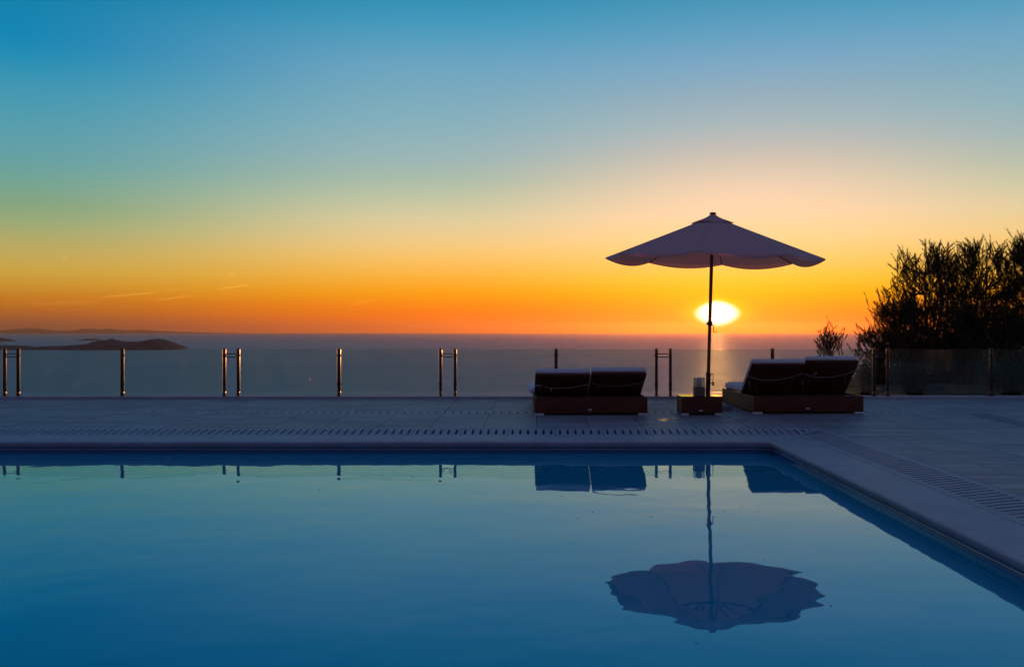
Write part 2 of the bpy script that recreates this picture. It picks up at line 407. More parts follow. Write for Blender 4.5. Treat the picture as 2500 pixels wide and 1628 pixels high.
# glossy patches added on the tiles to stand in for sun glints
rp = random.Random(4)
for (x0, x1, y0, y1, n) in ((1.84, 2.12, 13.42, 13.86, 7), (2.93, 3.20, 13.40, 13.92, 9)):
    m = MB()
    for q in range(n):
        cx, cy = rp.uniform(x0, x1), y0 + (y1 - y0) * (q + .5) / n; a0_, b0_ = rp.uniform(.03, .09), (y1 - y0) / n * rp.uniform(.14, .30)
        m.poly([(cx + a0_ * math.cos(2 * PI * k / 14) * rp.uniform(.75, 1.15), cy + b0_ * math.sin(2 * PI * k / 14) * rp.uniform(.8, 1.0), ground(cy) + .003) for k in range(14)])
    tag(m.build('glint_patch', M['glint']), kind='structure')
# drain grates, one thing each
def grate_mb(w, dep, nslot, pitch, slotw, slotl, th=.03, inset=None):
    """slab of width w (x), depth dep (y), slots along y, centred at the middle; top at z=0"""
    mb = MB(); y0 = (dep - slotl) / 2 if inset is None else inset; y1 = y0 + slotl
    mb.box((-w / 2, 0, -th), (w / 2, y0, 0)); mb.box((-w / 2, y1, -th), (w / 2, dep, 0))
    xs = [(-(nslot - 1) / 2 + k) * pitch for k in range(nslot)]
    cuts = [-w / 2] + [v for x in xs for v in (x - slotw / 2, x + slotw / 2)] + [w / 2]
    for k in range(0, len(cuts), 2): mb.box((cuts[k], y0, -th), (cuts[k + 1], y1, 0))
    bmesh.ops.remove_doubles(mb.bm, verts=mb.bm.verts[:], dist=1e-5)
    return mb
PIT = .1066; UW = PIT * 6 + .012
dep_f = math.hypot(GY1 - GY0, RISE); tilt = math.atan2(RISE, GY1 - GY0)
proto = grate_mb(UW - .006, dep_f - .006, 6, PIT, .030, .31).build('drain_grate', M['grate'])
tag(proto, 'pale slotted stone drain grate in the row beyond the far pool coping', 'drain grate', 'drain grates along the far pool edge')
x = GX0 - UW / 2; first = True
while x > -15.8:
    o = proto if first else copy_tree(proto); first = False
    o.location = (x, GY0 + .002, 0.001); o.rotation_euler = (tilt, 0, 0); x -= UW
dep_r = math.hypot(GX1 - GX0, RISE); tr_ = math.atan2(RISE, GX1 - GX0)
pr = grate_mb(UW - .006, dep_r - .006, 6, PIT, .036, .33).build('drain_grate', M['grate'])
tag(pr, 'pale slotted stone drain grate in the row along the right pool edge', 'drain grate', 'drain grates along the right pool edge')
y = GY0 - UW / 2; first = True
while y > -5:
    o = pr if first else copy_tree(pr); first = False
    o.matrix_world = Matrix.Translation((GX0 + .002, y, .001)) @ Matrix.Rotation(-tr_, 4, 'Y') @ Matrix.Rotation(-PI / 2, 4, 'Z')
    y -= UW
# mitred corner grate
mb = MB(); e = .003
dx, dy = GX1 - GX0, GY1 - GY0
def corner_z(u): return RISE * u + .001
for tri in (((GX0, GY0, corner_z(0)), (GX1 - e, GY1 - e, corner_z(1)), (GX0, GY1 - e, corner_z(1))), ((GX0, GY0, corner_z(0)), (GX1 - e, GY0, corner_z(1)), (GX1 - e, GY1 - e, corner_z(1)))):
    f = mb.poly(tri)
r = bmesh.ops.extrude_face_region(mb.bm, geom=mb.bm.faces[:])
bmesh.ops.translate(mb.bm, vec=(0, 0, -.03), verts=[v for v in r['geom'] if isinstance(v, bmesh.types.BMVert)])
cg = mb.build('corner_grate', M['grate'])
tag(cg, 'mitred stone drain grate with shortening slots at the pool corner', 'drain grate')
mb = MB()
for k in range(4):
    u0 = (.05 + k * PIT) / dx; xx = GX0 + .05 + k * PIT
    v0 = max(u0 + .10, .19); v1 = .81
    if v1 - v0 > .04:
        mb.poly([(xx - .015, GY0 + v0 * dy, corner_z(v0) + .003), (xx + .015, GY0 + v0 * dy, corner_z(v0) + .003), (xx + .015, GY0 + v1 * dy, corner_z(v1) + .003), (xx - .015, GY0 + v1 * dy, corner_z(v1) + .003)])
        yy = GY0 + .05 + k * PIT
        mb.poly([(GX0 + v0 * dx, yy - .013, corner_z(v0) + .003), (GX0 + v1 * dx, yy - .013, corner_z(v1) + .003), (GX0 + v1 * dx, yy + .013, corner_z(v1) + .003), (GX0 + v0 * dx, yy + .013, corner_z(v0) + .003)])
mb.build('slot', M['gap'], cg)
RP = .131; RW = RP * 5 + .004
st = math.atan(SLOPE)
pb = grate_mb(RW - .003, (RY1 - RY0) - .004, 5, RP, .030, .20).build('drain_cover', M['grate'])
tag(pb, 'short slotted drain cover in the row running under the sunbeds', 'drain cover', 'drain covers in the rear row of the deck')
x = 6.35 - RW / 2; first = True
while x > -17:
    o = pb if first else copy_tree(pb); first = False
    o.location = (x, RY0 + .002, ground(RY0) + .001); o.rotation_euler = (st, 0, 0); x -= RW

# kerb the fence stands on
YF = 17.02; KZ = ground(YC) + .048
mb = MB(); mb.box((-24, YC, -3.0), (XR, YC + .26, KZ), .008, 2)
tag(mb.build('kerb', M['stone'], angle=40), kind='structure')

# ------------------------------------------------------------------ glass fence
def px(xs_, Y): return (xs_ - CX) * Y / F
fence = thing('glass_fence', 'frameless glass balustrade with steel posts at the terrace edge above the sea', 'fence', (0, YF, KZ))
PH = .885
def post_mb(w):
    mb = MB()
    mb.box((-w / 2, -.022, .085), (-w / 2 + w * .34, .022, PH), .0098, 4)
    mb.box((w / 2 - w * .34, -.022, .085), (w / 2, .022, PH), .0098, 4)
    return mb
def make_post(w):
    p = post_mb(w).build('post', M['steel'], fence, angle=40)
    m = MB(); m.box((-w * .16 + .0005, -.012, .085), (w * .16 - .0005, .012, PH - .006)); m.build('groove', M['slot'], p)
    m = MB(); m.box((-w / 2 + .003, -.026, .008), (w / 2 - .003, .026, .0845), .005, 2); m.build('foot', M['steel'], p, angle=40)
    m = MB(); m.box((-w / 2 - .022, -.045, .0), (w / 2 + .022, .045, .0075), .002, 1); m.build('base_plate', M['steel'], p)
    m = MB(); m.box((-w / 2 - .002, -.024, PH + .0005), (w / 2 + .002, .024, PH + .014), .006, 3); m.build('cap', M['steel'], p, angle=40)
    for zz in (.20, .74):
        m = MB(); m.box((-w / 2 - .005, -.012, zz), (w / 2 + .005, .012, zz + .045), .004, 1); m.build('glass_clamp', M['slot'], p)
    return p
single = [298.8, 827.7, 1357.6, 1885.6, 2419.6]
pairs = [(13.5 - 2, 46.6 - 2), (548, 582), (1075.8, 1111.4), (1602.5, 1636.6), (2133.6, 2166.8)]
single = [-230] + single + [2952]; pairs = pairs + [(2663, 2697)]
ps, pp = make_post(.062), make_post(.054)
used = [0, 0]
def put(proto, i, X):
    o = proto if used[i] == 0 else copy_tree(proto, fence); used[i] = 1
    o.location = (X, 0, 0); return o
for s in single: put(ps, 0, px(s, YF))
bar = None
for a_, b2 in pairs:
    xa, xb = px(a_, YF), px(b2, YF)
    put(pp, 1, xa); put(pp, 1, xb)
    for zz in (.735, .795):
        if bar is None:
            m = MB(); m.tube([(0.029, 0, 0), (xb - xa - .029, 0, 0)], .0085, 8); bar = m.build('crossbar', M['steel'], fence, smooth=True); o = bar
        else: o = copy_tree(bar, fence)
        o.location = (xa, 0, zz)
edges = []
for k, (a_, b2) in enumerate(pairs):
    edges.append((single[k], a_)); edges.append((b2, single[k + 1]))
for a_, b2 in edges:
    x0, x1 = px(a_, YF) + .036, px(b2, YF) - .036
    m = MB(); m.box((x0, -.005, .072), (x1, .005, PH - .004))
    o = m.build('glass_panel', [M['glass'], M['glassedge']], fence)
    for f in o.data.polygons:
        f.material_index = 0 if abs(f.normal.y) > .5 else 1

# ------------------------------------------------------------------ double sunbeds
def cushion_mb(lo, hi, r=.035, puff=.012, seed=0):
    mb = MB(); c = [(a + b) / 2 for a, b in zip(lo, hi)]; s = [(b - a) / 2 for a, b in zip(lo, hi)]
    nx, ny, nz = 18, 14, 4
    bm = mb.bm; bmesh.ops.create_cube(bm, size=2.0)
    bmesh.ops.subdivide_edges(bm, edges=bm.edges[:], cuts=11, use_grid_fill=True)
    for v in bm.verts:
        p = Vector(v.co); q = Vector([p[i] * s[i] for i in range(3)])
        inner = Vector([max(-s[i] + r, min(s[i] - r, q[i])) for i in range(3)])
        dd = q - inner
        if dd.length > 1e-6:
            mx = max(abs(dd.x), abs(dd.y), abs(dd.z)); dd = dd.normalized() * min(mx, r)
        q = inner + dd
        f = (1 - abs(p.x) ** 3) * (1 - abs(p.y) ** 3)
        q.z += puff * f * (1 if p.z > 0 else -.2)
        n = noise.noise(Vector((q.x * 4 + seed, q.y * 4, q.z * 4))) * .009 + noise.noise(Vector((q.x * 1.7, q.y * 1.9 + seed, 3))) * .012
        q.z += n; q.x += n * .4; q.y += n * .3
        v.co = q + Vector(c)
    return mb
def ribbon(parent, pts, rad, name='strap', flat=.45):
    m = MB(); m.tube(pts, rad, 6, True, flat); return m.build(name, M['strap'], parent, smooth=True)

def make_bed(loc, rz, label, angs, lift, straps, seat_dx, seat_len):
    W, L, H = 1.78, 2.06, .285
    t = thing('double_sunbed', label, 'sunbed', loc, rz, 'double wicker sunbeds on the deck')
    m = MB()
    m.box((-W / 2, 0, .034), (W / 2, .05, H), .008, 2); m.box((-W / 2, L - .05, .034), (W / 2, L, H), .008, 2)
    m.box((-W / 2, .051, .034), (-W / 2 + .05, L - .051, H), .008, 2); m.box((W / 2 - .05, .051, .034), (W / 2, L - .051, H), .008, 2)
    m.box((-W / 2 + .051, .051, H - .05), (W / 2 - .051, L - .051, H - .02))
    m.build('base', M['wicker'], t, angle=40)
    for sx in (-1, 1):
        for sy in (0, 1):
            m = MB(); x0 = sx * (W / 2 - .075); y0 = .06 if sy == 0 else L - .06
            m.box((x0 - .07, y0 - .058, 0), (x0 + .07, y0 + .058, .032), .006, 2)
            m.build('foot', M['foot'], t, angle=40)
    m = MB(); m.lathe([(.001, .004), (.026, .004), (.030, .002), (.030, 0)], 20)
    bmesh.ops.transform(m.bm, matrix=Matrix.Translation((-.02, -.0005, .085)) @ Matrix.Rotation(PI / 2, 4, 'X') @ Matrix.Diagonal((1.15, .5, 1, 1)), verts=m.bm.verts[:])
    m.build('badge', M['badge'], t, angle=30)
    for k, sx in enumerate((-1, 1)):
        a = R(angs[k]); Lb = .84; wb = W / 2 - .012
        # backrest local frame: u across, v up the back from the hinge, w out of the rear face
        B = Matrix.Translation((sx * (W / 4 + .001) , .81, H + .004 + lift[k])) @ Matrix.Rotation(PI - a, 4, 'X')
        # rotation about x by (pi - a): +y runs back and up, +z turns to the underside
        m = MB(); m.box((-wb / 2, -.02, 0), (wb / 2, Lb, .042), .012, 2, mat=B)
        m.box((-wb / 2 + .03, .03, .0425), (wb / 2 - .03, Lb - .03, .050), .004, 1, mat=B)
        bk = m.build('backrest', M['wicker'], t, angle=40)
        cm = cushion_mb((-wb / 2 + .004, .0, -.098), (wb / 2 - .004, Lb + .012, -.004), .045, -.012, seed=k * 3.1 + loc[0])
        bmesh.ops.transform(cm.bm, matrix=B, verts=cm.bm.verts[:])
        cm.build('back_cushion', M['cushion'], t, smooth=True)
        for st_, (pl, rad) in enumerate(straps[k]):
            ribbon(bk, [B @ Vector((-wb / 2 + u * wb if True else 0, v * Lb, .056)) for u, v in pl], rad)
        for ss in (-1, 1):
            m = MB(); p0 = B @ Vector((ss * wb * .34, Lb * .62, .03)); m.tube([p0, (p0.x, p0.y + .10, H - .03)], .010, 8)
            m.build('support_bar', M['darkmetal'], bk, smooth=True)
    for k, sx in enumerate((-1, 1)):
        cx = sx * (W / 4) + (seat_dx if sx < 0 else 0)
        wv = (W / 2 - .03) if sx > 0 else (W / 2 - .03)
        cushion_mb((cx - wv / 2, .76, H + .004), (cx + wv / 2, .76 + seat_len, H + .125), .05, .02, seed=7 + k + loc[0]).build('seat_cushion', M['cushion'], t, smooth=True)
    return t
def sm(pl, n=5):
    out = []
    for i in range(len(pl) - 1):
        p0 = pl[max(i - 1, 0)]; p1 = pl[i]; p2 = pl[i + 1]; p3 = pl[min(i + 2, len(pl) - 1)]
        for k in range(n):
            t = k / n
            out.append(tuple(.5 * ((2 * p1[j]) + (-p0[j] + p2[j]) * t + (2 * p0[j] - 5 * p1[j] + 4 * p2[j] - p3[j]) * t * t + (-p0[j] + 3 * p1[j] - 3 * p2[j] + p3[j]) * t ** 3) for j in range(len(p1))))
    out.append(pl[-1]); return out
s1 = [[(sm([(.0, .50), (.07, .60), (.22, .47), (.46, .43), (.70, .47), (.97, .62)]), .015), ([(.31, .43), (.305, .30), (.29, .16)], .016), ([(.07, .55), (.12, .30), (.17, .02)], .006)],
      [(sm([(.02, .66), (.15, .56), (.35, .50), (.58, .50), (.80, .58), (.985, .70)]), .008)]]
s2 = [[(sm([(.0, .66), (.15, .58), (.35, .52), (.58, .54), (.80, .62), (.985, .74)]), .009), ([(.05, .5), (.17, .05)], .004)],
      [(sm([(.015, .68), (.15, .60), (.35, .55), (.60, .56), (.80, .63), (.985, .76)]), .008), ([(.22, .67), (.25, .72), (.28, .67), (.25, .63), (.22, .66)], .010), ([(.05, .5), (.17, .05)], .004)]]
YB1 = 14.215
make_bed(((-.026 + 1.754) / 2, YB1, ground(YB1)), R(1.2), 'dark wicker double sunbed with a wide slack white strap and a low backrest', (26, 27.2), (0, .004), s1, -.10, 1.20)
YB2 = 14.40
make_bed(((3.456 + 5.248) / 2, YB2, ground(YB2)), R(2.2), 'dark wicker double sunbed beside the pine trees with its backs raised higher', (38, 42), (0, .006), s2, 0, 1.22)

# ------------------------------------------------------------------ side table and lantern
YT = 14.21; TZ = ground(YT)
tb = thing('side_table', 'low dark wicker cube table with a glossy top between the two sunbeds', 'table', (2.612, YT, TZ), R(1.5))
m = MB(); m.box((-.322, 0, .034), (.322, .46, .288), .008, 2); m.build('table_body', M['wicker'], tb, angle=40)
m = MB(); m.box((-.324, -.002, .2885), (.324, .462, .298), .002, 1); m.build('table_top', M['glasstop'], tb)
for sx in (-1, 1):
    for sy in (.055, .405):
        m = MB(); m.box((sx * .265 - .055, sy - .05, 0), (sx * .265 + .055, sy + .05, .032), .006, 2); m.build('foot', M['foot'], tb, angle=40)
m = MB(); m.lathe([(.001, .004), (.026, .004), (.030, .002), (.030, 0)], 20)
bmesh.ops.transform(m.bm, matrix=Matrix.Translation((-.02, -.0005, .075)) @ Matrix.Rotation(PI / 2, 4, 'X') @ Matrix.Diagonal((1.2, .5, 1, 1)), verts=m.bm.verts[:])
m.build('badge', M['badge'], tb, angle=30)
ln = thing('candle_lantern', 'square brown candle holder with clear glass sleeve on the low table', 'lantern', (2.604, YT + .23, TZ + .2985), R(3))
m = MB()
for q in (((-.08, -.08, 0), (.08, -.064, .142)), ((-.08, .064, 0), (.08, .08, .142)), ((-.08, -.0635, 0), (-.064, .0635, .142)), ((.064, -.0635, 0), (.08, .0635, .142)), ((-.0635, -.0635, 0), (.0635, .0635, .05))):
    m.box(*q, .002, 1)
m.build('holder', M['box'], ln)
m = MB()
for q in (((-.076, -.076, .143), (.076, -.072, .285)), ((-.076, .072, .143), (.076, .076, .285)), ((-.076, -.0715, .143), (-.072, .0715, .285)), ((.072, -.0715, .143), (.076, .0715, .285))):
    m.box(*q)
m.build('glass_sleeve', M['clearglass'], ln)
m = MB(); m.lathe([(.049, .051), (.050, .06), (.050, .26), (.047, .276), (.036, .286), (.016, .291)], 24); cd = m.build('candle', M['wax'], ln, smooth=True)
m = MB(); m.tube([(0, 0, .289), (.001, .001, .303)], .0025, 6); m.build('wick', M['slot'], cd)

# ------------------------------------------------------------------ parasol
YP = 15.10; PX = px(1727, YP); PZ = ground(YP)
um = thing('parasol', 'large white octagonal beach parasol on a leaning wooden pole beside the sunbeds', 'parasol', (PX, YP, PZ))
um.rotation_euler = (R(1.4), R(1.35), 0)
m = MB(); m.box((-.26, -.26, .0), (.33, .30, .085), .012, 2)
bs = m.build('base', M['concrete'], um, angle=40); bs.rotation_euler = (0, R(-1.0), R(3)); bs.location = (0.03, 0, -.004)
m = MB(); m.tube([(0, 0, .08), (0, 0, .62)], .040, 16); sl = m.build('base_sleeve', M['darkmetal'], um, angle=40)
m = MB(); m.tube([(.040, 0, .44), (.085, 0, .44)], .009, 8); m.tube([(.085, 0, .40), (.085, 0, .47)], .016, 8)
m.tube(sm([(.04, 0, .57), (.07, 0, .60), (.082, 0, .54), (.075, 0, .47)]), .005, 6)
m.build('clamp_knob', M['darkmetal'], sl, smooth=True)
APX = 3.30
m = MB(); m.tube([(0, 0, .62), (0, 0, 1.45), (0, 0, APX - .02)], .029, 16); m.build('pole', M['pole'], um, smooth=True)
m = MB(); m.tube([(0, 0, 1.40), (0, 0, 1.47)], .043, 14); m.tube([(-.035, 0, 1.435), (-.062, 0, 1.435)], .014, 8)
m.tube(sm([(.035, 0, 1.42), (.062, 0, 1.40), (.064, 0, 1.32), (.072, 0, 1.30), (.115, 0, 1.30)]), .007, 6)
m.build('crank', M['darkmetal'], um, smooth=True)
RR, ZR = 1.80, 2.53            # rim radius at the ribs, rim height
A0 = R(-90 - 17)
def can(u_ang, tt, sag=True):
    """canopy point: u_ang 0..8 panel coordinate, tt 0..1 outward"""
    k = math.floor(u_ang); fu = u_ang - k
    a = A0 + u_ang * PI / 4
    a0, a1 = A0 + k * PI / 4, A0 + (k + 1) * PI / 4
    r0 = Vector((math.cos(a0), math.sin(a0), 0)); r1 = Vector((math.cos(a1), math.sin(a1), 0))
    d = r0.lerp(r1, fu)
    bulge = 4 * fu * (1 - fu)
    z = APX - .075 - (APX - .075 - ZR) * (tt ** .985)
    z -= .03 * bulge * tt * tt
    dd = d * (1 - .01 * bulge * tt)
    return Vector((dd.x * RR * tt, dd.y * RR * tt, z))
m = MB(); NU = 12
rows = [.03, .1, .2, .32, .45, .58, .7, .82, .92, 1.0]
vs = []
for tt in rows: vs.append([m.bm.verts.new(can(i / NU, tt)) for i in range(8 * NU)])
edge = []
random.seed(5)
amp = [.045 + random.uniform(-.02, .02) for _ in range(8)]
for q in (.5, 1.0):
    ring = []
    for i in range(8 * NU):
        fu = (i % NU) / NU; k = i // NU
        p = can(i / NU, 1.0); dr = Vector((p.x, p.y, 0)).normalized()
        drop = amp[k] * (4 * fu * (1 - fu)) + .020
        ring.append(m.bm.verts.new(p + Vector((0, 0, -drop * q)) + dr * (.02 * q)))
    vs.append(ring)
for r0, r1 in zip(vs, vs[1:]):
    for i in range(8 * NU):
        m.bm.faces.new((r0[i], r0[(i + 1) % (8 * NU)], r1[(i + 1) % (8 * NU)], r1[i]))
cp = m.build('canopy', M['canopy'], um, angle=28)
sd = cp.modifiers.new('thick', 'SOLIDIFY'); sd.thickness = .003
m = MB(); vs = []
for j, (rr, zz) in enumerate([(.02, .018), (.05, -.012), (.10, -.045), (.17, -.078), (.26, -.114), (.345, -.147), (.352, -.156)]):
    ring = []
    for i in range(8 * 6):
        fu = (i % 6) / 6; k = i // 6
        a0, a1 = A0 + k * PI / 4, A0 + (k + 1) * PI / 4
        d = Vector((math.cos(a0), math.sin(a0), 0)).lerp(Vector((math.cos(a1), math.sin(a1), 0)), fu)
        lift = .018 * (4 * fu * (1 - fu)) * (rr / .36) ** 2 * (1 if k % 3 else -.6)
        ring.append(m.bm.verts.new((d.x * rr, d.y * rr, APX - .045 + zz + lift + (.006 if fu == 0 and j > 3 else 0))))
    vs.append(ring)
for r0, r1 in zip(vs, vs[1:]):
    for i in range(48): m.bm.faces.new((r0[i], r0[(i + 1) % 48], r1[(i + 1) % 48], r1[i]))
v_ = m.build('vent_cap', M['canopy'], cp, angle=28); sd = v_.modifiers.new('thick', 'SOLIDIFY'); sd.thickness = .003
m = MB(); m.lathe([(.03, -.05), (.055, -.045), (.058, -.032), (.046, -.018), (.032, -.012), (.012, -.011)], 16, (0, 0, APX)); m.build('finial', M['pole'], um, angle=50)
m = MB(); m.tube([(0, 0, APX - .16), (0, 0, APX - .10)], .05, 14); m.build('upper_hub', M['pole'], um, angle=40)
m = MB(); m.tube([(0, 0, 2.62), (0, 0, 2.70)], .052, 14); m.build('lower_hub', M['pole'], um, angle=40)
for k in range(8):
    a = A0 + k * PI / 4; d = Vector((math.cos(a), math.sin(a), 0))
    m = MB(); m.tube([d * .05 + Vector((0, 0, APX - .125)), can(k + 1e-6, .99) - Vector((0, 0, .022))], .011, 6); rb = m.build('rib', M['pole'], um, smooth=True)
    q = can(k + 1e-6, .52) - Vector((0, 0, .03))
    m = MB(); m.tube([d * .05 + Vector((0, 0, 2.66)), q], .010, 6); m.build('strut', M['pole'], rb, smooth=True)

# ------------------------------------------------------------------ hillside, trees and shrubs beyond the fence
def hill(x, y):
    d = y - 17.15
    left = -.9 - 1.1 * d - .01 * d * d
    right = .10 - .028 * d - .0008 * d * d - max(0, d - 19) * .35
    w = max(0, min(1, (x - 4.9 - .28 * d) / 2.0)); w = w * w * (3 - 2 * w)
    z = left * (1 - w) + right * w
    z += noise.noise(Vector((x * .7, y * .7, 0))) * .07 * w + noise.noise(Vector((x * .15, y * .15, 4))) * min(6, d * .06)
    return max(z, -130)
m = MB()
xs = frange(-140, -22, 12)[:-1] + frange(-22, 2, 12)[:-1] + frange(2, 22, 60)[:-1] + frange(22, 160, 14)
ys = frange(17.15, 30, 46)[:-1] + frange(30, 130, 30)
m.grid(xs, ys, hill)
tag(m.build('hillside', M['soil'], smooth=True), kind='structure')

def pine(name, label, src_x, src_top, Y, rx, seed, n_cl, base_z, group, tall=1.0, low=.25, shoots=(9, 15), wid=.0115, k=1.4):
    """multi-stemmed coastal pine: stems and limbs as trunk mesh, upright needle shoots as crown mesh"""
    rnd = random.Random(seed)
    X = px(src_x, Y); top = CAMZ + (HY - src_top) * Y / F; H = top - base_z
    t = thing(name, label, 'tree', (X, Y, base_z), 0, group)
    tk, cr = MB(), MB()
    stems = []
    for s in range(rnd.choice((3, 4))):
        a = rnd.uniform(0, 2 * PI); lean = rnd.uniform(.1, .45) * rx
        pts = [Vector((0, 0, -.4))]
        for i in range(1, 7):
            f = i / 6
            pts.append(Vector((math.cos(a) * lean * f ** 1.4 + k * rnd.uniform(-.05, .05), math.sin(a) * lean * .7 * f ** 1.4 + k * rnd.uniform(-.05, .05), H * .86 * f)))
        tk.tube(pts, [k * (.045 * (1 - .85 * i / 6) + .005) for i in range(7)], 7); stems.append(pts)
    nodes = [p for s in stems for p in s[1:]]
    shootn = 0
    for c in range(n_cl):
        # cluster centre inside a dome that is fuller at the outside
        zf = low + (1 - low) * rnd.random() ** 1.0
        width = math.sqrt(max(.05, 1 - ((zf - .42) / .62) ** 2)) if zf > .42 else .95 + .05 * zf / .42
        a = rnd.uniform(0, 2 * PI); rr = rnd.uniform(.06, 1.0) ** .55
        ctr = Vector((math.cos(a) * rx * width * rr, math.sin(a) * rx * .75 * width * rr, H * zf * (.93 + .06 * rnd.random())))
        base = min(nodes, key=lambda p: (p - ctr).length + (2.0 * k if p.z > ctr.z - .05 else 0))
        mid = base.lerp(ctr, .55) + Vector((0, 0, -.06)) + Vector((k * rnd.uniform(-.05, .05), k * rnd.uniform(-.05, .05), 0))
        tk.tube(sm([tuple(base), tuple(mid), tuple(ctr)], 3), [k * v for v in (.016, .015, .013, .011, .009, .007, .006)], 5)
        out = Vector((ctr.x, ctr.y, 0)); out = out.normalized() if out.length > 0 else Vector((1, 0, 0))
        for s in range(rnd.randint(*shoots)):
            d = (Vector((rnd.gauss(0, .52), rnd.gauss(0, .52), 1.0)) + out * rnd.uniform(.0, .55)).normalized()
            b = ctr + Vector((rnd.gauss(0, .11 * k), rnd.gauss(0, .11 * k), rnd.gauss(-.02, .10 * k)))
            L = k * rnd.uniform(.14, .30) * (1.3 if zf > .85 else 1)
            tip = b + d * L + Vector((0, 0, .03))
            tk.tube([b - d * .05, b.lerp(tip, .5), tip], [k * .005, k * .004, k * .002], 3, False)
            side = d.cross(Vector((rnd.random(), rnd.random(), rnd.random()))).normalized(); up = d.cross(side)
            for n in range(rnd.randint(40, 58)):
                f = rnd.uniform(.02, 1.0); p = b.lerp(tip, f)
                an = rnd.uniform(0, 2 * PI); sp = rnd.uniform(.25, .75) * (1.15 - .55 * f)
                nd = (d + (side * math.cos(an) + up * math.sin(an)) * sp * 1.25).normalized()
                nl = k * rnd.uniform(.055, .10)
                w = nd.cross(Vector((rnd.uniform(-1, 1), rnd.uniform(-1, 1), rnd.uniform(-1, 1)))).normalized() * wid * .5
                cr.bm.faces.new((cr.bm.verts.new(p - w), cr.bm.verts.new(p + w), cr.bm.verts.new(p + nd * nl)))
    tk.build('trunk', M['bark'], t, smooth=True)
    me = bpy.data.meshes.new('crown'); cr.bm.to_mesh(me); cr.bm.free(); me.materials.append(M['needle'])
    o = bpy.data.objects.new('crown', me); COL.objects.link(o); o.parent = t
    return t
TG = 'coastal pines beyond the fence'
pine('pine_tree', 'bushy pine whose rounded left side stands clear against the sunset sky', 2270, 622, 30.2, 1.58, 11, 165, -.7, TG, low=.04)
pine('pine_tree', 'dense pine with the highest pointed shoots in the middle of the clump', 2392, 606, 31.6, 1.62, 23, 155, -.75, TG, low=.04)
pine('pine_tree', 'tall pine cut off by the right edge of the picture', 2515, 590, 29.0, 1.15, 37, 150, -.7, TG, low=.04)
pine('pine_tree', 'shorter pine at the foot of the clump with loose branches over the fence', 2190, 755, 28.6, 1.2, 41, 120, -.7, TG, low=.0)
pine('pine_tree', 'low thick pine filling the gap behind the right fence posts', 2400, 760, 28.0, 1.70, 53, 150, -.7, TG, low=.0)
pine('pine_sapling', 'small pine sapling poking up above the raised backs of the right sunbed', 2026, 818, 28.6, .36, 61, 13, -1.4, TG, low=.5, shoots=(7, 11))

def shrub(label, src_x, src_top, Y, rx, seed, n, base_z):
    rnd = random.Random(seed); X = px(src_x, Y); H = CAMZ + (HY - src_top) * Y / F - base_z
    t = thing('leafy_shrub', label, 'shrub', (X, Y, base_z), 0, 'leafy shrubs behind the fence')
    st_, lf = MB(), MB()
    for s in range(n):
        a = rnd.uniform(0, 2 * PI); ln_ = rnd.uniform(.1, 1) * rx; h = H * rnd.uniform(.45, 1.0)
        pts = [Vector((math.cos(a) * ln_ * f ** 1.3, math.sin(a) * ln_ * .7 * f ** 1.3, -.15 + (h + .15) * f)) for f in (0, .35, .7, 1)]
        st_.tube(pts, [.010, .008, .006, .003], 4)
        for k in range(rnd.randint(22, 34)):
            f = rnd.uniform(.25, 1); i = min(2, int(f * 3)); p = pts[i].lerp(pts[i + 1], f * 3 - i)
            d = Vector((rnd.uniform(-1, 1), rnd.uniform(-1, 1), rnd.uniform(-.2, .9))).normalized(); L = rnd.uniform(.06, .12)
            w = d.cross(Vector((rnd.uniform(-1, 1), rnd.uniform(-1, 1), 1))).normalized() * L * .2
            nrm = d.cross(w).normalized() * L * .06
            q = [p, p + d * L * .45 + w + nrm, p + d * L, p + d * L * .45 - w + nrm]
            lf.bm.faces.new([lf.bm.verts.new(v) for v in q])
    st_.build('stem', M['bark'], t)
    me = bpy.data.meshes.new('foliage'); lf.bm.to_mesh(me); lf.bm.free(); me.materials.append(M['leaf'])
    o = bpy.data.objects.new('foliage', me); COL.objects.link(o); o.parent = t
shrub('broad leaved shrub directly behind the raised right sunbed', 2112, 868, 18.9, .40, 3, 46, -.1)
shrub('low broad leaved shrub behind the glass right of the twin posts', 2235, 880, 18.6, .55, 5, 52, .0)
shrub('broad leaved shrub at the right end of the fence', 2470, 862, 18.5, .6, 8, 60, .0)

# ------------------------------------------------------------------ sea, islands, far hills, boat
SEA = CAMZ - 100.0
m = MB()
ys = [60, 300, 900, 2000, 4000, 8000, 16000, 30000, 52000]
m.grid([-60000, -20000, -6000, -1500, 1500, 6000, 20000, 60000], [-3000] + ys, lambda x, y: SEA)
tag(m.build('sea', M['sea']), kind='structure')
def island(name, prof, Y, depth, seed, label=None, struct=False, rough=.12):
    """prof: (photo column, height in photo pixels above its shore) at distance Y"""
    k = Y / F; m = MB(); pts = sm(prof, 6); nd = 14
    vs = []
    for j in range(nd + 1):
        v = j / nd; env = math.sin(PI * v) ** .7
        row = []
        for x_, h in pts:
            X = (x_ - CX) * k; hh = max(0, h) * k
            z = hh * env * (1 + rough * noise.noise(Vector((X * .006, v * 4 + seed, seed)))) + (noise.noise(Vector((X * .02, v * 9, seed))) * hh * .05 if 0 < j < nd else 0)
            row.append(m.bm.verts.new((X, Y + (v - .35) * depth * (.35 + .65 * min(1, h / 12)), SEA - 1 + z)))
        vs.append(row)
    for j in range(nd):
        for i in range(len(pts) - 1): m.bm.faces.new((vs[j][i], vs[j][i + 1], vs[j + 1][i + 1], vs[j + 1][i]))
    o = m.build(name, M['rock'], smooth=True)
    tag(o, kind='structure') if struct else tag(o, label, 'island', 'islands on the horizon')
    return o
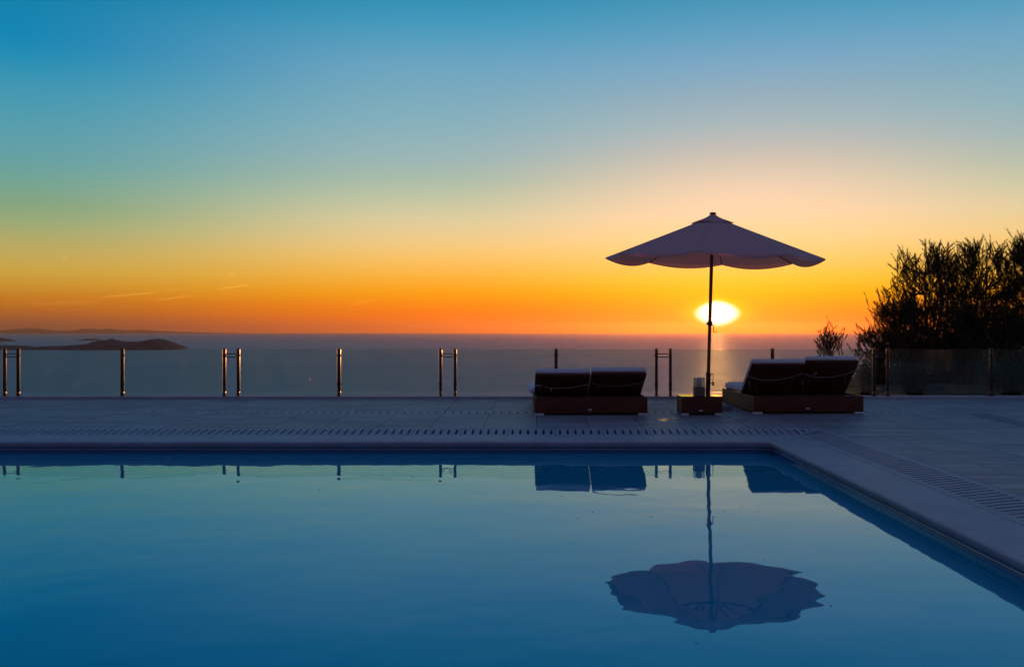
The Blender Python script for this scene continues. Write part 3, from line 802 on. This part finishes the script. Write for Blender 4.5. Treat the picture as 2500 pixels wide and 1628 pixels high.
island('island', [(-400, 0), (-300, 7), (-160, 13), (0, 11), (40, 10), (70, 6), (100, 8), (160, 11), (215, 16), (232, 22), (255, 24), (275, 21), (300, 20), (345, 23), (372, 25), (394, 22), (408, 16), (417, 9), (426, 3), (432, 0)], 4944, 420, 2,
       'long dark rocky island with a blunt headland at its right end')
island('island', [(-140, 0), (-90, 9), (-30, 11), (0, 7), (15, 4), (28, 0)], 9100, 500, 5, 'small dark islet cut off by the left edge beyond the long island')
island('island', [(184, 0), (196, 2), (214, 4.5), (236, 4), (241, 0)], 10000, 300, 7, 'thin flat islet behind the long island')
island('island', [(262, 0), (266, 4), (272, 6), (276, 2), (279, 0)], 9800, 200, 9, 'tiny rock just showing over the long island')
island('far_hills', [(-420, 0.0), (-300, 7.0), (-120, 7.0), (0, 8.6), (40, 10.9), (62, 12.5), (90, 10.1), (140, 7.0), (180, 7.8), (200, 11.7), (225, 10.1), (235, 7.0), (248, 10.9), (275, 9.4), (300, 7.0), (335, 8.6), (400, 5.5), (470, 3.1), (540, 1.6), (620, 0.0)], 46000, 3000, 11, struct=True, rough=.2)
sb = thing('sailing_boat', 'tiny white sailing boat alone on the sea beyond the glass', 'boat', (px(756.5, 1790), 1790, SEA))
m = MB(); m.tube([(-4, 0, .7), (-2.5, 0, .6), (1.5, 0, .6), (4.2, 0, .9)], [.3, 1.0, 1.1, .15], 8); m.build('hull', M['white'], sb, smooth=True)
m = MB(); m.tube([(0.4, 0, 1), (.4, 0, 13)], .12, 6); m.build('mast', M['white'], sb)
m = MB(); v3 = [(0.2, .04, 2), (-3.2, .5, 2.2), (-1.6, .55, 6.5), (0.2, .04, 12.5)]; f = m.poly(v3); f2 = m.poly([(0.6, .04, 11.5), (1.6, .4, 6), (3.9, .1, 1.5), (.7, .05, 1.6)]); m.build('sail', M['canopy'], sb)

# ------------------------------------------------------------------ haze
m = MB(); m.box((-63000, -3500, SEA - 1.5), (63000, 54000, 390))
hz = m.build('haze', None); hz.data.materials.clear()
hm = bpy.data.materials.new('haze_air'); hm.use_nodes = True; nt = hm.node_tree; nt.nodes.clear()
out = nt.nodes.new('ShaderNodeOutputMaterial'); pv = nt.nodes.new('ShaderNodeVolumePrincipled')
pv.inputs['Color'].default_value = (.95, .46, .22, 1); pv.inputs['Density'].default_value = 1.7e-5; pv.inputs['Anisotropy'].default_value = .8
nt.links.new(pv.outputs[0], out.inputs['Volume']); hz.data.materials.append(hm)
tag(hz, kind='stuff')

# ------------------------------------------------------------------ sky and sun
AZ = math.degrees(math.atan((1751 - CX) / F)); EL = math.degrees(math.atan((HY - 765.8) / F / math.hypot(1, (1751 - CX) / F)))
w = bpy.data.worlds.new('World'); sc.world = w; w.use_nodes = True; nt = w.node_tree; nt.nodes.clear(); N.nt = nt
out = nt.nodes.new('ShaderNodeOutputWorld'); bg = nt.nodes.new('ShaderNodeBackground'); bg2 = nt.nodes.new('ShaderNodeBackground'); add = nt.nodes.new('ShaderNodeAddShader')
sky = nt.nodes.new('ShaderNodeTexSky'); sky.sky_type = 'NISHITA'; sky.sun_disc = False
sky.sun_elevation = R(EL); sky.sun_rotation = R(AZ); sky.altitude = 100; sky.dust_density = 2.0
nt.links.new(sky.outputs[0], bg.inputs[0]); bg.inputs[1].default_value = 0.003
tc = nt.nodes.new('ShaderNodeTexCoord'); sp = nt.nodes.new('ShaderNodeSeparateXYZ'); nt.links.new(tc.outputs['Generated'], sp.inputs[0])
x_, y_, z_ = (N(sp.outputs[i]) for i in range(3))
hh = N.m('MAXIMUM', N.m('SQRT', x_ * x_ + y_ * y_), .001)
t_ = z_ / hh
az = N.m('ARCTAN2', x_, y_) * (180 / PI) - AZ
a_ = N.m('ABSOLUTE', az - 2.5)
TM = .8
tp = N.m('MULTIPLY', t_, 1 / TM, clamp=True)
def mk(st): return [(t / TM, s2l(c)) for t, c in st]
ZEN = (62, 84, 130)
def colm(x, lst, tail, foot):
    k = F * math.hypot(1, (x - CX) / F)
    return mk([(0, foot)] + sorted([((HY - yy) / k, c) for yy, c in lst if yy < HY - 4]) + tail + [(TM, ZEN)])
left = colm(30, [(0, (0, 130, 174)), (82, (0, 134, 180)), (137, (26, 142, 181)), (219, (62, 152, 179)), (302, (82, 158, 175)), (384, (98, 162, 165)), (439, (113, 165, 150)), (494, (130, 166, 130)), (537, (152, 172, 122)), (576, (176, 172, 108)), (620, (197, 172, 92)), (658, (208, 168, 70)), (696, (210, 150, 46)), (729, (205, 125, 30)), (757, (190, 108, 32)), (779, (168, 92, 48)), (798, (140, 78, 58))], [(.42, (2, 104, 156))], (128, 74, 62))
midr = colm(1050, [(0, (42, 145, 182)), (55, (60, 153, 189)), (165, (104, 165, 194)), (219, (115, 170, 191)), (302, (130, 177, 190)), (384, (150, 183, 184)), (439, (167, 190, 172)), (483, (190, 199, 167)), (537, (220, 207, 160)), (592, (241, 205, 136)), (630, (250, 198, 104)), (675, (253, 182, 60)), (713, (255, 163, 10)), (751, (255, 134, 0)), (779, (255, 116, 0)), (797, (238, 104, 20))], [(.5, (8, 100, 152))], (225, 98, 30))
sunr = colm(1800, [(0, (62, 150, 186)), (82, (90, 160, 194)), (165, (120, 169, 198)), (219, (136, 173, 191)), (302, (162, 184, 189)), (356, (186, 189, 184)), (395, (205, 197, 180)), (466, (236, 211, 180)), (521, (252, 216, 174)), (580, (252, 216, 150)), (647, (251, 206, 98)), (680, (253, 200, 55)), (713, (255, 184, 0)), (751, (255, 150, 0)), (790, (252, 104, 0))], [(.5, (14, 102, 156))], (250, 92, 0))
back = mk([(0, (58, 46, 58)), (.12, (64, 54, 70)), (.2, (110, 98, 128)), (.35, (108, 100, 136)), (.8, ZEN)])
col = mixc(sstep(a_, 0, 21), ramp(tp, sunr), ramp(tp, midr))
col = mixc(sstep(a_, 20, 45), col, ramp(tp, left))
col = mixc(sstep(a_, 46, 125), col, ramp(tp, back))
# sun glare: flattened disc with a yellow halo
ta = math.tan(R(EL))
def ell(wx, wy, dy=0.0):
    ex = (az * (PI / 180)) / wx; ey = (t_ - (ta + dy)) / wy
    return N.m('POWER', N.m('POWER', N.m('ABSOLUTE', ex), 1.5) + N.m('POWER', N.m('ABSOLUTE', ey), 1.9), .58)
halo = N.m('EXPONENT', ell(.045, .024) * -1.5)
glow = 1.0 - sstep(ell(.0250, .0148), .50, 1.10)
glow2 = 1.0 - sstep(ell(.037, .018), .3, 1.3)
col = mixc(1.0, col, mixc(halo, (0, 0, 0, 1), (.10, .30, 0, 1)), 'ADD')
col = mixc(1.0, col, mixc(glow2, (0, 0, 0, 1), (.25, .32, 0, 1)), 'ADD')
col = mixc(1.0, col, mixc(glow, (0, 0, 0, 1), (2.2, 2.1, 2.0, 1)), 'ADD')
# thin contrails low in the sky, as directions
def sky_dir(sx, sy):
    d = math.hypot(1, (sx - CX) / F); return math.degrees(math.atan((sx - CX) / F)) - AZ, (HY - sy) / F / d
for (p, q, wd, inten) in (((238, 727), (388, 713), .0008, .16), ((372, 734), (470, 721), .0009, .12), ((525, 707), (616, 694), .0007, .18), ((400, 709), (428, 708), .0006, .10), ((40, 742), (250, 738), .0022, .05), ((150, 631), (166, 630), .0012, .10), ((845, 748), (925, 728), .0012, .06), ((555, 669), (580, 667), .0013, .07)):
    (a0, e0), (a1, e1) = sky_dir(*p), sky_dir(*q)
    f = (az - a0) / (a1 - a0)
    band = N.m('EXPONENT', N.m('POWER', N.m('ABSOLUTE', (t_ - (f * (e1 - e0) + e0)) / wd), 2.0) * -1.0)
    seg = sstep(f, -.05, .3) * (1.0 - sstep(f, .75, 1.05))
    col = mixc(band * seg, col, mixc(1.0, col, (inten, inten * .55, inten * .12, 1), 'ADD'))
nt.links.new(col.s, bg2.inputs[0]); bg2.inputs[1].default_value = 1.0
nt.links.new(bg.outputs[0], add.inputs[0]); nt.links.new(bg2.outputs[0], add.inputs[1]); nt.links.new(add.outputs[0], out.inputs['Surface'])
w.cycles.sampling_method = 'MANUAL'; w.cycles.sample_map_resolution = 1024

sl_ = bpy.data.lights.new('sun', 'SUN'); sl_.energy = 1.15; sl_.angle = R(.6); sl_.color = (1.0, .40, .09)
so = bpy.data.objects.new('sun', sl_); COL.objects.link(so)
sd_ = Vector((math.sin(R(AZ)) * math.cos(R(EL)), math.cos(R(AZ)) * math.cos(R(EL)), math.sin(R(EL))))
so.rotation_euler = (-sd_).to_track_quat('-Z', 'Y').to_euler(); so.location = (3, 10, 8)

# ------------------------------------------------------------------ camera and render settings
cam = bpy.data.cameras.new('camera'); co = bpy.data.objects.new('camera', cam); COL.objects.link(co)
co.location = (0, 0, CAMZ); co.rotation_euler = (PI / 2, 0, 0)
cam.sensor_width = 36; cam.lens = 36 * F / 2500; cam.clip_start = .05; cam.clip_end = 200000
cam.shift_x = (1250 - CX) / 2500; cam.shift_y = (HY - 814) / 2500
sc.camera = co
sc.view_settings.view_transform = 'Standard'; sc.view_settings.look = 'None'; sc.view_settings.exposure = 0; sc.view_settings.gamma = 1
sc.render.engine = 'CYCLES'
cy = sc.cycles
cy.use_denoising = True; cy.max_bounces = 10; cy.transparent_max_bounces = 24; cy.volume_bounces = 1; cy.sample_clamp_indirect = 6
cy.use_adaptive_sampling = True; cy.adaptive_threshold = .01
